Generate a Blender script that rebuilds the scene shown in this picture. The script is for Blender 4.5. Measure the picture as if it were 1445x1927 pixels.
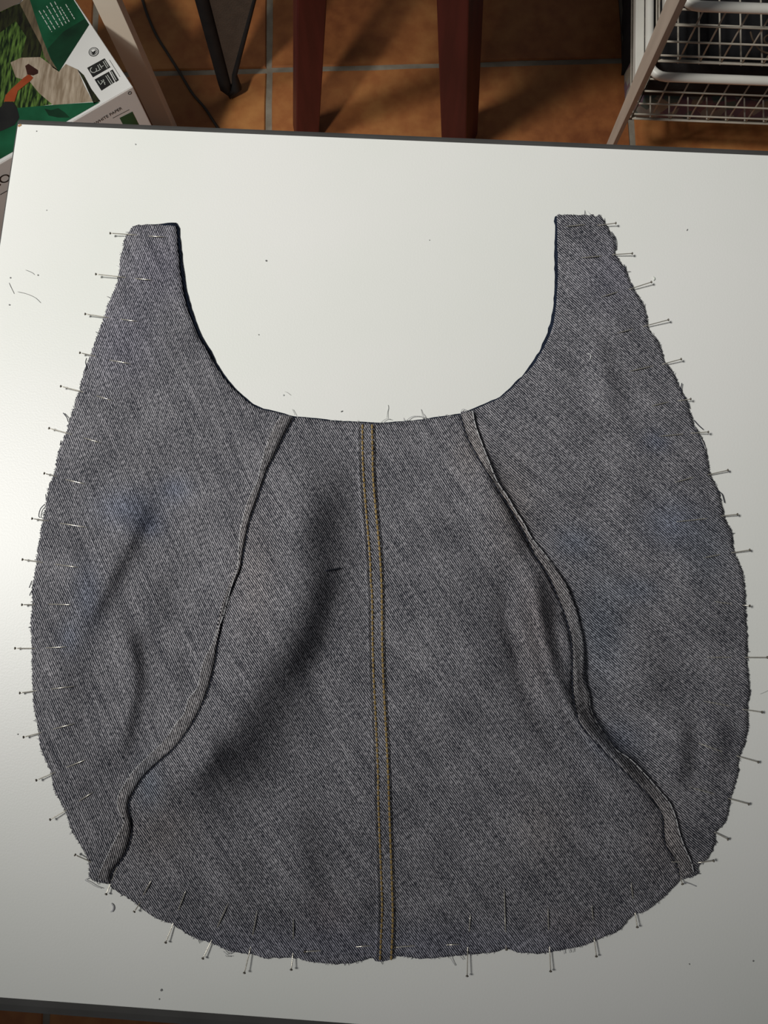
import bpy, bmesh, math, random
import numpy as np
from mathutils import Vector, Matrix
from mathutils.geometry import delaunay_2d_cdt, tessellate_polygon

# ------------------------------------------------------------------ scene, camera, light
for o in list(bpy.data.objects):
    bpy.data.objects.remove(o, do_unlink=True)
scene = bpy.context.scene
COL = scene.collection
rng = random.Random(7)

IMG_W, IMG_H, FOC = 1445.0, 1927.0, 1447.0
CAM_H, ZT = 0.42, 0.75                       # camera above table top, table height
_P = lambda x, y: np.array([x - IMG_W/2, y - IMG_H/2, FOC], float)
# camera axes written in world axes (x along the table, y across it, z up)
AX = np.array([0.99805992, 0.05544173, -0.02833022])
AY = np.array([0.0592373, -0.98566501, 0.15797286])
AZ = np.cross(AX, AY); AZ /= np.linalg.norm(AZ)
AY = np.cross(AZ, AX)
ROT = np.array([AX, AY, AZ])
EYE = np.array([0.0, 0.0, ZT + CAM_H])

def at(x, y, z=ZT):
    """world point where the sight line of a photo pixel meets the level z"""
    d = ROT @ _P(x, y)
    t = (z - EYE[2]) / d[2]
    return Vector((d[0]*t, d[1]*t, z))

def on_plane(x, y, p, n):
    d = ROT @ _P(x, y)
    t = np.dot(np.array(p) - EYE, n) / np.dot(d, n)
    return Vector(EYE + d*t)

cam_data = bpy.data.cameras.new('camera')
cam = bpy.data.objects.new('camera', cam_data)
COL.objects.link(cam)
right, down, fwd = ROT[:, 0], ROT[:, 1], ROT[:, 2]
m = Matrix(((right[0], -down[0], -fwd[0], EYE[0]),
            (right[1], -down[1], -fwd[1], EYE[1]),
            (right[2], -down[2], -fwd[2], EYE[2]),
            (0, 0, 0, 1)))
cam.matrix_world = m
cam_data.sensor_fit = 'VERTICAL'
cam_data.sensor_height = 36.0
cam_data.lens = 36.0 * FOC / IMG_H
cam_data.clip_start = 0.01
scene.camera = cam

world = bpy.data.worlds.new('room_light')
scene.world = world
world.use_nodes = True
bg = world.node_tree.nodes['Background']
bg.inputs[0].default_value = (0.93, 0.95, 1.0, 1)
bg.inputs[1].default_value = 0.08

def area_light(name, loc, target, size, power, color, spread=180.0):
    d = bpy.data.lights.new(name, 'AREA')
    d.shape = 'DISK'; d.size = size; d.energy = power; d.color = color
    d.spread = math.radians(spread)
    o = bpy.data.objects.new(name, d); COL.objects.link(o)
    o.location = loc
    o.rotation_euler = (Vector(target) - Vector(loc)).to_track_quat('-Z', 'Y').to_euler()
    return o
def spot_light(name, loc, target, radius, power, color, angle, blend):
    d = bpy.data.lights.new(name, 'SPOT')
    d.energy = power; d.color = color; d.shadow_soft_size = radius
    d.spot_size = math.radians(angle); d.spot_blend = blend
    o = bpy.data.objects.new(name, d); COL.objects.link(o)
    o.location = loc
    o.rotation_euler = (Vector(target) - Vector(loc)).to_track_quat('-Z', 'Y').to_euler()
    return o
# ceiling spotlight up to the left of the table, its beam falls off over the near right corner
spot_light('ceiling_spotlight', (-1.20, 0.16, 2.50), (-0.11, 0.35, ZT), 0.24, 190.0, (1.0, 0.988, 0.945), 38.0, 1.0)
# added fill spot, no known source, brightens carton and board behind the table
spot_light('added_fill_spot', (-0.90, -0.90, 2.40), (-0.44, 0.82, 0.1), 0.12, 150.0, (1.0, 0.965, 0.90), 18.0, 1.0)

scene.view_settings.view_transform = 'Standard'
scene.view_settings.look = 'None'
scene.view_settings.gamma = 1.0
scene.view_settings.exposure = 0.0
scene.view_settings.use_curve_mapping = False

# ------------------------------------------------------------------ helpers
def tag(o, label=None, cat=None, group=None, kind=None):
    if label: o['label'] = label
    if cat: o['category'] = cat
    if group: o['group'] = group
    if kind: o['kind'] = kind
    return o

def empty(name, loc, label=None, cat=None, group=None, rotz=0.0):
    o = bpy.data.objects.new(name, None); COL.objects.link(o)
    o.location = loc; o.rotation_euler = (0, 0, rotz); o.empty_display_size = 0.02
    return tag(o, label, cat, group)

def link(name, me, mat=None, parent=None, smooth=False):
    if mat is not None:
        if isinstance(mat, (list, tuple)):
            for q in mat: me.materials.append(q)
        elif len(me.materials) == 0:
            me.materials.append(mat)
    if smooth:
        me.polygons.foreach_set('use_smooth', [True]*len(me.polygons))
    o = bpy.data.objects.new(name, me); COL.objects.link(o)
    if parent is not None:
        o.parent = parent
        o.matrix_parent_inverse = parent_inv(parent)
    return o

def parent_inv(p):
    """meshes are written in world coordinates; only the Empties at the base of a thing carry a transform"""
    return Matrix.LocRotScale(p.location, p.rotation_euler, p.scale).inverted() if p.type == 'EMPTY' else Matrix.Identity(4)

def mesh(name, verts, faces):
    me = bpy.data.meshes.new(name)
    me.from_pydata([tuple(v) for v in verts], [], faces)
    me.update()
    return me

class MB:
    """collects shapes of ONE part"""
    def __init__(s): s.v = []; s.f = []; s.mi = []
    def add(s, v, f, mi=0):
        n = len(s.v); s.v += [tuple(q) for q in v]; s.f += [tuple(i+n for i in q) for q in f]; s.mi += [mi]*len(f)
    def box(s, lo, hi, M=None, mi=0):
        x0, y0, z0 = lo; x1, y1, z1 = hi
        v = [Vector(c) for c in ((x0,y0,z0),(x1,y0,z0),(x1,y1,z0),(x0,y1,z0),(x0,y0,z1),(x1,y0,z1),(x1,y1,z1),(x0,y1,z1))]
        if M is not None: v = [M @ q for q in v]
        s.add(v, [(0,3,2,1),(4,5,6,7),(0,1,5,4),(1,2,6,5),(2,3,7,6),(3,0,4,7)], mi)
    def tube(s, pts, r, n=8, mi=0, flat=1.0, cap=True, closed=False):
        pts = [Vector(p) for p in pts]
        rr = r if isinstance(r, (list, tuple)) else [r]*len(pts)
        vs = []; N = len(pts)
        for i, p in enumerate(pts):
            if closed: t = pts[(i+1) % N] - pts[i-1]
            else: t = pts[min(i+1, N-1)] - pts[max(i-1, 0)]
            if t.length < 1e-9: t = Vector((1, 0, 0))
            t.normalize()
            up = Vector((0, 0, 1)) if abs(t.z) < 0.95 else Vector((0, 1, 0))
            a = t.cross(up).normalized(); b = a.cross(t).normalized()
            for k in range(n):
                th = 2*math.pi*k/n
                vs.append(p + a*math.cos(th)*rr[i] + b*math.sin(th)*rr[i]*flat)
        fs = []
        for i in range(N if closed else N-1):
            j = (i+1) % N
            for k in range(n):
                fs.append((i*n+k, i*n+(k+1) % n, j*n+(k+1) % n, j*n+k))
        if cap and not closed:
            fs.append(tuple(range(n))[::-1]); fs.append(tuple((N-1)*n+k for k in range(n)))
        s.add(vs, fs, mi)
    def obj(s, name, mat, parent=None, smooth=False, bevel=0.0):
        me = mesh(name, s.v, s.f)
        if any(s.mi): me.polygons.foreach_set('material_index', s.mi)
        if bevel > 0:
            bm = bmesh.new(); bm.from_mesh(me)
            bmesh.ops.bevel(bm, geom=list(bm.edges), offset=bevel, segments=2, affect='EDGES', profile=0.6)
            bm.to_mesh(me); bm.free()
        bm = bmesh.new(); bm.from_mesh(me); bmesh.ops.recalc_face_normals(bm, faces=list(bm.faces)); bm.to_mesh(me); bm.free()
        return link(name, me, mat, parent, smooth)

# ------------------------------------------------------------------ materials
MATS = {}
def new_mat(name, color=(0.5, 0.5, 0.5), rough=0.6, metal=0.0, spec=0.5):
    mt = bpy.data.materials.new(name); mt.use_nodes = True
    b = mt.node_tree.nodes['Principled BSDF']
    b.inputs['Base Color'].default_value = (*color, 1)
    b.inputs['Roughness'].default_value = rough
    b.inputs['Metallic'].default_value = metal
    b.inputs['Specular IOR Level'].default_value = spec
    MATS[name] = mt
    return mt, mt.node_tree, b

def N(nt, typ, **kw):
    n = nt.nodes.new(typ)
    for k, v in kw.items(): setattr(n, k, v)
    return n
def L(nt, a, b): nt.links.new(a, b)

def noisy(name, c0, c1, scale, rough=0.6, metal=0.0, bump=0.0, detail=4.0, spec=0.5, bscale=None, stretch=None, lo=0.35, hi=0.65):
    mt, nt, b = new_mat(name, c0, rough, metal, spec)
    tc = N(nt, 'ShaderNodeTexCoord'); no = N(nt, 'ShaderNodeTexNoise')
    no.inputs['Scale'].default_value = scale; no.inputs['Detail'].default_value = detail
    src = tc.outputs['Object']
    if stretch:
        mp = N(nt, 'ShaderNodeMapping')
        mp.inputs['Rotation'].default_value = (0, 0, stretch[0]); mp.inputs['Scale'].default_value = stretch[1]
        L(nt, src, mp.inputs[0]); src = mp.outputs[0]
    L(nt, src, no.inputs['Vector'])
    cr = N(nt, 'ShaderNodeValToRGB')
    cr.color_ramp.elements[0].position = lo; cr.color_ramp.elements[1].position = hi
    cr.color_ramp.elements[0].color = (*c0, 1); cr.color_ramp.elements[1].color = (*c1, 1)
    L(nt, no.outputs['Fac'], cr.inputs[0]); L(nt, cr.outputs[0], b.inputs['Base Color'])
    if bump > 0:
        n2 = N(nt, 'ShaderNodeTexNoise'); n2.inputs['Scale'].default_value = bscale or scale*4
        L(nt, tc.outputs['Object'], n2.inputs['Vector'])
        bp = N(nt, 'ShaderNodeBump'); bp.inputs['Strength'].default_value = bump; bp.inputs['Distance'].default_value = 0.002
        L(nt, n2.outputs['Fac'], bp.inputs['Height']); L(nt, bp.outputs[0], b.inputs['Normal'])
    return mt

noisy('laminate', (0.745, 0.755, 0.715), (0.77, 0.768, 0.74), 9.0, rough=0.40, bump=0.03, bscale=900, spec=0.5)
noisy('trim_plastic', (0.050, 0.048, 0.045), (0.065, 0.063, 0.060), 30.0, rough=0.42)
noisy('leg_metal', (0.30, 0.30, 0.30), (0.36, 0.36, 0.36), 20.0, rough=0.4, metal=0.8)
noisy('grout', (0.20, 0.17, 0.13), (0.27, 0.24, 0.19), 40.0, rough=0.95, bump=0.3)
noisy('burgundy_wood', (0.055, 0.006, 0.007), (0.085, 0.011, 0.011), 12.0, rough=0.45, stretch=(0, (6, 6, 0.6)))
noisy('cream_board', (0.78, 0.70, 0.58), (0.84, 0.75, 0.62), 6.0, rough=0.6)
noisy('pale_wood', (0.52, 0.44, 0.36), (0.60, 0.51, 0.42), 14.0, rough=0.6, stretch=(0, (8, 8, 0.8)))
noisy('white_enamel', (0.78, 0.76, 0.69), (0.84, 0.82, 0.75), 25.0, rough=0.4)
noisy('wire_enamel', (0.42, 0.38, 0.31), (0.50, 0.45, 0.37), 60.0, rough=0.45)
noisy('black_cloth', (0.004, 0.004, 0.005), (0.012, 0.011, 0.012), 30.0, rough=0.95, bump=0.5)
noisy('black_tube', (0.010, 0.010, 0.011), (0.016, 0.015, 0.015), 40.0, rough=0.7, spec=0.25)
noisy('brown_panel', (0.060, 0.042, 0.030), (0.075, 0.053, 0.038), 60.0, rough=0.85, bump=0.3, bscale=400)
noisy('cable_rubber', (0.035, 0.028, 0.022), (0.05, 0.04, 0.03), 30.0, rough=0.6)
noisy('brown_wire', (0.16, 0.11, 0.07), (0.22, 0.16, 0.10), 50.0, rough=0.5)
noisy('pin_steel', (0.55, 0.52, 0.45), (0.65, 0.61, 0.53), 300.0, rough=0.25, metal=0.7)
noisy('pin_head', (0.13, 0.115, 0.095), (0.19, 0.17, 0.14), 300.0, rough=0.35, metal=0.8)
noisy('gold_thread', (0.23, 0.150, 0.050), (0.34, 0.235, 0.085), 500.0, rough=0.75, bump=0.4, bscale=2500)
noisy('navy_thread', (0.010, 0.012, 0.022), (0.022, 0.026, 0.045), 300.0, rough=0.9)
noisy('white_thread', (0.42, 0.42, 0.44), (0.60, 0.60, 0.60), 300.0, rough=0.9)
noisy('grey_thread', (0.34, 0.35, 0.34), (0.46, 0.47, 0.45), 300.0, rough=0.9)
noisy('lint_grey', (0.17, 0.17, 0.17), (0.26, 0.26, 0.25), 400.0, rough=0.9)
noisy('wood_core', (0.32, 0.17, 0.07), (0.40, 0.23, 0.10), 300.0, rough=0.8)
noisy('carton_white', (0.70, 0.70, 0.68), (0.75, 0.75, 0.73), 12.0, rough=0.45)
noisy('carton_front', (0.70, 0.67, 0.64), (0.74, 0.71, 0.68), 10.0, rough=0.5)
noisy('print_green', (0.004, 0.055, 0.020), (0.010, 0.105, 0.045), 22.0, rough=0.35)
noisy('print_dark_green', (0.004, 0.024, 0.010), (0.006, 0.050, 0.020), 25.0, rough=0.35)
noisy('print_forest', (0.006, 0.016, 0.004), (0.150, 0.270, 0.050), 330.0, rough=0.35, stretch=(math.radians(-28), (1.0, 0.16, 1.0)), lo=0.42, hi=0.72)
noisy('print_dark_forest', (0.008, 0.007, 0.004), (0.030, 0.036, 0.010), 250.0, rough=0.35, stretch=(math.radians(-28), (1.0, 0.2, 1.0)))
noisy('print_road', (0.24, 0.18, 0.12), (0.46, 0.38, 0.29), 220.0, rough=0.35, stretch=(math.radians(28), (1.0, 0.14, 1.0)))
noisy('print_trunk', (0.10, 0.075, 0.045), (0.20, 0.15, 0.09), 220.0, rough=0.35, stretch=(math.radians(28), (1.0, 0.14, 1.0)))
noisy('print_orange', (0.28, 0.045, 0.012), (0.36, 0.075, 0.022), 30.0, rough=0.35)
noisy('print_black', (0.012, 0.012, 0.012), (0.020, 0.020, 0.018), 30.0, rough=0.35)
noisy('print_brown', (0.035, 0.010, 0.006), (0.06, 0.02, 0.012), 30.0, rough=0.35)
noisy('print_pale', (0.52, 0.55, 0.50), (0.58, 0.60, 0.56), 30.0, rough=0.35)
noisy('carton_flap', (0.14, 0.11, 0.085), (0.17, 0.13, 0.10), 20.0, rough=0.6)

def terracotta():
    mt, nt, b = new_mat('terracotta', (0.3, 0.12, 0.05), 0.5, 0, 0.35)
    tc = N(nt, 'ShaderNodeTexCoord'); oi = N(nt, 'ShaderNodeObjectInfo')
    ad = N(nt, 'ShaderNodeVectorMath', operation='ADD')
    cx = N(nt, 'ShaderNodeCombineXYZ'); ml = N(nt, 'ShaderNodeMath', operation='MULTIPLY'); ml.inputs[1].default_value = 40
    L(nt, oi.outputs['Random'], ml.inputs[0]); L(nt, ml.outputs[0], cx.inputs[0]); L(nt, ml.outputs[0], cx.inputs[2])
    L(nt, tc.outputs['Object'], ad.inputs[0]); L(nt, cx.outputs[0], ad.inputs[1])
    n1 = N(nt, 'ShaderNodeTexNoise'); n1.inputs['Scale'].default_value = 6; n1.inputs['Detail'].default_value = 3
    n2 = N(nt, 'ShaderNodeTexNoise'); n2.inputs['Scale'].default_value = 45; n2.inputs['Detail'].default_value = 6
    for n_ in (n1, n2): L(nt, ad.outputs[0], n_.inputs['Vector'])
    mx = N(nt, 'ShaderNodeMix', data_type='FLOAT'); mx.inputs[0].default_value = 0.35
    L(nt, n1.outputs['Fac'], mx.inputs[2]); L(nt, n2.outputs['Fac'], mx.inputs[3])
    cr = N(nt, 'ShaderNodeValToRGB'); e = cr.color_ramp.elements
    e[0].position = 0.30; e[0].color = (0.20, 0.062, 0.020, 1)
    e[1].position = 0.70; e[1].color = (0.50, 0.225, 0.070, 1)
    k = e.new(0.5); k.color = (0.36, 0.130, 0.040, 1)
    L(nt, mx.outputs[0], cr.inputs[0]); L(nt, cr.outputs[0], b.inputs['Base Color'])
    bp = N(nt, 'ShaderNodeBump'); bp.inputs['Strength'].default_value = 0.25; bp.inputs['Distance'].default_value = 0.003
    L(nt, n2.outputs['Fac'], bp.inputs['Height']); L(nt, bp.outputs[0], b.inputs['Normal'])
terracotta()

def patterned():
    mt, nt, b = new_mat('floral_cloth', (0.3, 0.2, 0.2), 0.9)
    tc = N(nt, 'ShaderNodeTexCoord'); vo = N(nt, 'ShaderNodeTexVoronoi'); vo.inputs['Scale'].default_value = 55
    L(nt, tc.outputs['Object'], vo.inputs['Vector'])
    sx = N(nt, 'ShaderNodeSeparateColor'); L(nt, vo.outputs['Color'], sx.inputs[0])
    cr = N(nt, 'ShaderNodeValToRGB'); cr.color_ramp.interpolation = 'CONSTANT'
    e = cr.color_ramp.elements; e[0].color = (0.20, 0.18, 0.14, 1); e[1].position = 0.3; e[1].color = (0.16, 0.05, 0.06, 1)
    for p, c in ((0.45, (0.06, 0.11, 0.09, 1)), (0.6, (0.22, 0.17, 0.09, 1)), (0.75, (0.12, 0.05, 0.09, 1)), (0.88, (0.24, 0.22, 0.18, 1))):
        k = e.new(p); k.color = c
    L(nt, sx.outputs[0], cr.inputs[0])
    hs = N(nt, 'ShaderNodeHueSaturation'); hs.inputs['Saturation'].default_value = 0.6; hs.inputs['Value'].default_value = 1.5
    L(nt, cr.outputs[0], hs.inputs['Color']); L(nt, hs.outputs[0], b.inputs['Base Color'])
patterned()

def denim(name, period, dark, light, duty_lo, duty_hi, tintable=True, streak=0.5):
    """twill: u runs across the diagonal ribs, v along them (uv in metres)"""
    mt, nt, b = new_mat(name, light, 0.92, 0, 0.15)
    uv = N(nt, 'ShaderNodeUVMap'); uv.uv_map = 'weave'
    sep = N(nt, 'ShaderNodeSeparateXYZ'); L(nt, uv.outputs[0], sep.inputs[0])
    # slow wander of the ribs
    nw = N(nt, 'ShaderNodeTexNoise'); nw.inputs['Scale'].default_value = 70; nw.inputs['Detail'].default_value = 2
    L(nt, uv.outputs[0], nw.inputs['Vector'])
    wm = N(nt, 'ShaderNodeMath', operation='MULTIPLY_ADD'); wm.inputs[1].default_value = period*1.1
    L(nt, nw.outputs['Fac'], wm.inputs[0]); L(nt, sep.outputs[0], wm.inputs[2])
    ph = N(nt, 'ShaderNodeMath', operation='MULTIPLY'); ph.inputs[1].default_value = 2*math.pi/period
    L(nt, wm.outputs[0], ph.inputs[0])
    sn = N(nt, 'ShaderNodeMath', operation='SINE'); L(nt, ph.outputs[0], sn.inputs[0])
    # broken yarns along the rib
    mp = N(nt, 'ShaderNodeMapping'); mp.inputs['Scale'].default_value = (1/period*1.1, 1/(period*1.7), 1)
    L(nt, uv.outputs[0], mp.inputs[0])
    n1 = N(nt, 'ShaderNodeTexNoise'); n1.inputs['Scale'].default_value = 1.0; n1.inputs['Detail'].default_value = 3
    L(nt, mp.outputs[0], n1.inputs['Vector'])
    # slubs: long faint streaks along the warp
    mp2 = N(nt, 'ShaderNodeMapping'); mp2.inputs['Rotation'].default_value = (0, 0, math.radians(-32)); mp2.inputs['Scale'].default_value = (420, 28, 1)
    L(nt, uv.outputs[0], mp2.inputs[0])
    n2 = N(nt, 'ShaderNodeTexNoise'); n2.inputs['Scale'].default_value = 1.0; n2.inputs['Detail'].default_value = 4
    L(nt, mp2.outputs[0], n2.inputs['Vector'])
    n3 = N(nt, 'ShaderNodeTexNoise'); n3.inputs['Scale'].default_value = 45; n3.inputs['Detail'].default_value = 5
    L(nt, uv.outputs[0], n3.inputs['Vector'])
    def madd(a, k, c):
        q = N(nt, 'ShaderNodeMath', operation='MULTIPLY_ADD'); q.inputs[1].default_value = k
        L(nt, a, q.inputs[0])
        if isinstance(c, float): q.inputs[2].default_value = c
        else: L(nt, c, q.inputs[2])
        return q.outputs[0]
    s = madd(sn.outputs[0], 0.34, 0.5)
    s = madd(n1.outputs['Fac'], 1.35, madd(s, 1.0, -0.675))
    s = madd(n2.outputs['Fac'], streak, madd(s, 1.0, -0.5*streak))
    s = madd(n3.outputs['Fac'], 0.34, madd(s, 1.0, -0.17))
    cr = N(nt, 'ShaderNodeValToRGB'); e = cr.color_ramp.elements
    e[0].position = duty_lo; e[0].color = (*dark, 1); e[1].position = duty_hi; e[1].color = (*light, 1)
    L(nt, s, cr.inputs[0])
    col = cr.outputs[0]
    if tintable:
        va = N(nt, 'ShaderNodeVertexColor'); va.layer_name = 'dye'
        mu = N(nt, 'ShaderNodeMix', data_type='RGBA', blend_type='MULTIPLY'); mu.inputs[0].default_value = 1.0
        L(nt, col, mu.inputs[6]); L(nt, va.outputs['Color'], mu.inputs[7]); col = mu.outputs[2]
    L(nt, col, b.inputs['Base Color'])
    bp = N(nt, 'ShaderNodeBump'); bp.inputs['Strength'].default_value = 0.35; bp.inputs['Distance'].default_value = 0.0004
    L(nt, s, bp.inputs['Height']); L(nt, bp.outputs[0], b.inputs['Normal'])
    return mt
PITCH = 0.00102
denim('denim_inside', PITCH, (0.007, 0.009, 0.016), (0.50, 0.485, 0.515), 0.30, 1.0)
denim('denim_flap', PITCH, (0.010, 0.010, 0.013), (0.50, 0.475, 0.485), 0.27, 0.98)
denim('denim_face', PITCH, (0.004, 0.006, 0.013), (0.020, 0.030, 0.055), 0.3, 0.9, tintable=False)

# ------------------------------------------------------------------ floor
TILE, JOINT = 0.3035, 0.0085
TA = math.radians(4.35)
g0 = at(506, 131, 0.0)                                   # a grout crossing seen in the photograph
tx = Vector((math.cos(TA), math.sin(TA), 0)); ty = Vector((-math.sin(TA), math.cos(TA), 0))
fl = MB(); Mr = Matrix.Translation(g0) @ Matrix.Rotation(TA, 4, 'Z')
fl.box((-4*TILE-0.004, -6*TILE-0.004, -0.06), (6*TILE+0.004, 4*TILE+0.004, -0.003), Mr)
floor = fl.obj('floor', MATS['grout'])
tag(floor, 'terracotta tiled floor with grey grout joints', None, None, 'structure')
def tile_mesh(k):
    r = random.Random(k); bm = bmesh.new(); h = (TILE - JOINT)/2
    n = 5; c = []
    for side in range(4):
        for i in range(n):
            t = -1 + 2*i/n
            w = h - r.random()*0.0016
            c.append([(t*h, -w), (w, t*h), (-t*h, w), (-w, -t*h)][side])
    top = [bm.verts.new((x*0.988, y*0.988, 0)) for x, y in c]
    mid = [bm.verts.new((x, y, -0.0025)) for x, y in c]
    low = [bm.verts.new((x, y, -0.012)) for x, y in c]
    bm.faces.new(top)
    K = len(c)
    for i in range(K):
        j = (i+1) % K
        bm.faces.new((mid[i], mid[j], top[j], top[i])); bm.faces.new((low[i], low[j], mid[j], mid[i]))
    bmesh.ops.recalc_face_normals(bm, faces=list(bm.faces))
    me = bpy.data.meshes.new('floor_tile'); bm.to_mesh(me); bm.free(); me.materials.append(MATS['terracotta'])
    return me
tmeshes = [tile_mesh(k) for k in range(4)]
for i in range(-4, 6):
    for j in range(-6, 4):
        o = bpy.data.objects.new('floor_tile', tmeshes[(i*3 + j*5) % 4]); COL.objects.link(o)
        p = g0 + tx*(i+0.5)*TILE + ty*(j+0.5)*TILE
        o.location = (p.x, p.y, rng.uniform(-0.0006, 0.0004)); o.rotation_euler = (rng.uniform(-.001, .001), rng.uniform(-.001, .001), TA + rng.randrange(4)*math.pi/2)
        o.parent = floor

# ------------------------------------------------------------------ work table
TX0, TX1 = -0.2487, 0.60
TYF = at(700, 256).y; TYN = at(250, 1896).y               # white laminate, far and near edge
TYF = 0.2935; TYN = -0.1925
table = empty('work_table', ((TX0+TX1)/2, (TYF+TYN)/2, 0), 'white laminate work table with dark edge strips under the denim pieces', 'table')
b = MB(); b.box((TX0, TYN, ZT-0.022), (TX1, TYF, ZT)); b.obj('table_top', MATS['laminate'], table, bevel=0.0004)
def trim(y0, out, name):
    b = MB(); prof = []
    s = 1 if out > 0 else -1
    nseg = 8
    for i in range(nseg+1):
        th = math.pi/2 - math.pi*i/nseg
        prof.append((y0 + s*(abs(out)*math.cos(th)), ZT-0.0112 + 0.0110*math.copysign(abs(math.sin(th))**0.35, math.sin(th))))
    v = []; f = []
    for x in (TX0-0.0006, TX1): v += [(x, yy, zz) for yy, zz in prof]
    k = nseg+1
    for i in range(nseg): f.append((i, i+1, k+i+1, k+i))
    f.append(tuple(range(k))); f.append(tuple(range(k, 2*k))); f.append((0, k, 2*k-1, k-1))
    b.add(v, f); return b.obj(name, MATS['trim_plastic'], table)
trim(TYF+0.00005, 0.0054, 'edge_trim'); trim(TYN-0.00005, -0.0080, 'edge_trim')
for x0, x1 in ((TX0-0.0007, TX0-0.00005), (TX1+0.00005, TX1+0.0008)):
    b = MB(); b.box((x0, TYN, ZT-0.022), (x1, TYF, ZT-0.0004)); b.obj('end_band', MATS['trim_plastic'], table)
b = MB(); c = at(31, 236); b.tube([(TX0+0.0004, TYF-0.0016, ZT+0.0001), (TX0+0.0022, TYF-0.0004, ZT+0.0001)], 0.0007, 6, flat=0.25); b.obj('chipped_corner', MATS['wood_core'], table)
for x, y in ((TX0+0.05, TYN+0.05), (TX1-0.05, TYN+0.05), (TX0+0.05, TYF-0.05), (TX1-0.05, TYF-0.05)):
    b = MB(); b.box((x-0.016, y-0.016, 0.012), (x+0.016, y+0.016, ZT-0.0221)); lg = b.obj('leg', MATS['leg_metal'], table, bevel=0.002)
    b = MB(); b.box((x-0.018, y-0.018, 0.0005), (x+0.018, y+0.018, 0.0122)); b.obj('foot_cap', MATS['trim_plastic'], lg, bevel=0.002)
for y in (TYN+0.05, TYF-0.05):
    b = MB(); b.box((TX0+0.067, y-0.01, ZT-0.07), (TX1-0.067, y+0.01, ZT-0.0221)); b.obj('apron', MATS['leg_metal'], table)

# ------------------------------------------------------------------ things on the floor behind the table
def taper_leg(mb, p0, p1, w0, w1, rot):
    v = []
    for p, w in ((p0, w0), (p1, w1)):
        for k in range(4):
            a = rot + math.pi/4 + k*math.pi/2
            v.append((p[0] + w/math.sqrt(2)*math.cos(a), p[1] + w/math.sqrt(2)*math.sin(a), p[2]))
    mb.add(v, [(3,2,1,0),(4,5,6,7),(0,1,5,4),(1,2,6,5),(2,3,7,6),(3,0,4,7)])

# dark red stool: its seat lies above the frame, the two near legs come down behind the table
SZ = 0.47
stool = empty('stool', (-0.075, 0.98, 0), 'dark burgundy wooden stool whose two splayed legs show behind the table', 'stool')
la0 = (-0.203, 0.823); la1 = (-0.142, 0.832)      # at the floor, under the seat
lb0 = (0.055, 0.823); lb1 = (0.022, 0.832)
for (p, q, w, rot) in ((la0, la1, 0.039, 0.22), (lb0, lb1, 0.046, -0.42), ((-0.215, 1.15), (-0.15, 1.12), 0.039, 0.2), ((0.07, 1.15), (0.03, 1.12), 0.039, -0.2)):
    b = MB(); taper_leg(b, (*p, 0.0005), (*q, SZ-0.03), w*0.98, w*1.03, rot); b.obj('leg', MATS['burgundy_wood'], stool, bevel=0.002)
b = MB(); b.box((-0.20, 0.80, SZ-0.0299), (0.085, 1.16, SZ)); b.obj('seat', MATS['burgundy_wood'], stool, bevel=0.006)
b = MB(); b.box((-0.135, 1.115, 0.22), (0.02, 1.135, 0.25)); b.obj('stretcher', MATS['burgundy_wood'], stool, bevel=0.002)

# cream upright board
k = 0.962
pl = at(282, 225, 0.0)*k; pr = at(320, 225, 0.0)*k
post = empty('upright_board', ((pl.x+pr.x)/2, pl.y, 0), 'cream painted flat upright board between paper carton and stool', 'board')
b = MB(); b.box((pl.x, pl.y, 0.0006), (pr.x, pl.y+0.016, 0.70)); b.obj('board', MATS['cream_board'], post, bevel=0.001)
b = MB(); b.box((pl.x-0.012, pl.y-0.004, 0.70), (pr.x+0.012, pl.y+0.10, 0.72)); b.obj('cap', MATS['cream_board'], post, bevel=0.001)

# slim tapered leg in front of the baskets
leg = empty('tapered_post', (0.293, 0.789, 0), 'slim tapered beige wooden post in front of the white wire baskets', 'post')
b = MB(); taper_leg(b, (0.2925, 0.788, 0.0006), (0.2985, 0.786, 0.62), 0.0105, 0.0235, math.radians(40)); b.obj('shaft', MATS['pale_wood'], leg, bevel=0.0012)
b = MB(); b.tube([(0.2985, 0.786, 0.62), (0.2985, 0.786, 0.632)], 0.016, 12); b.obj('cap', MATS['pale_wood'], leg)

# framed dark panel standing on its corner
YP = 0.885
cpx = on_plane(424, 158, (0, YP, 0), (0, 1, 0))
panel = empty('framed_panel', (cpx.x, YP, 0), 'dark brown panel with black tubular rim standing on its rounded corner', 'panel')
pz = lambda x, y: on_plane(x, y, (0, YP, 0), (0, 1, 0))
pt0, pt1 = pz(381, 0), pz(421, 150)
up = (pt0 - pt1).normalized()
top_l = pt0 + up*0.16
pr0 = pz(478, 0); pr1 = pz(441, 140)
upr = (pr0 - pr1).normalized(); top_r = pr0 + upr*0.16
zc = max(pz(428, 166).z, 0.0)
low = Vector((pz(428, 160).x, YP, 0.0122))
rim = [top_l, pt0, pt1, pt1*0.4 + low*0.6 + Vector((-0.002, 0, 0)), low, Vector((pr1.x-0.002, YP, low.z+0.012)), pr1, pr0, top_r]
rim_r = [0.0112]*4 + [0.0116, 0.0085, 0.0045, 0.0032, 0.0032]
b = MB(); b.tube(rim, rim_r, 10); b.obj('tube_rim', MATS['black_tube'], panel, smooth=True)
b = MB(); v = [top_l, pt0, pt1, low + Vector((0, 0, 0.004)), pr1, pr0, top_r]
vv = [p + Vector((0, -0.002, 0)) for p in v] + [p + Vector((0, 0.002, 0)) for p in v]
K = len(v); fs = [tuple(range(K)), tuple(range(2*K-1, K-1, -1))] + [(i, (i+1) % K, K+(i+1) % K, K+i) for i in range(K)]
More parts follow.
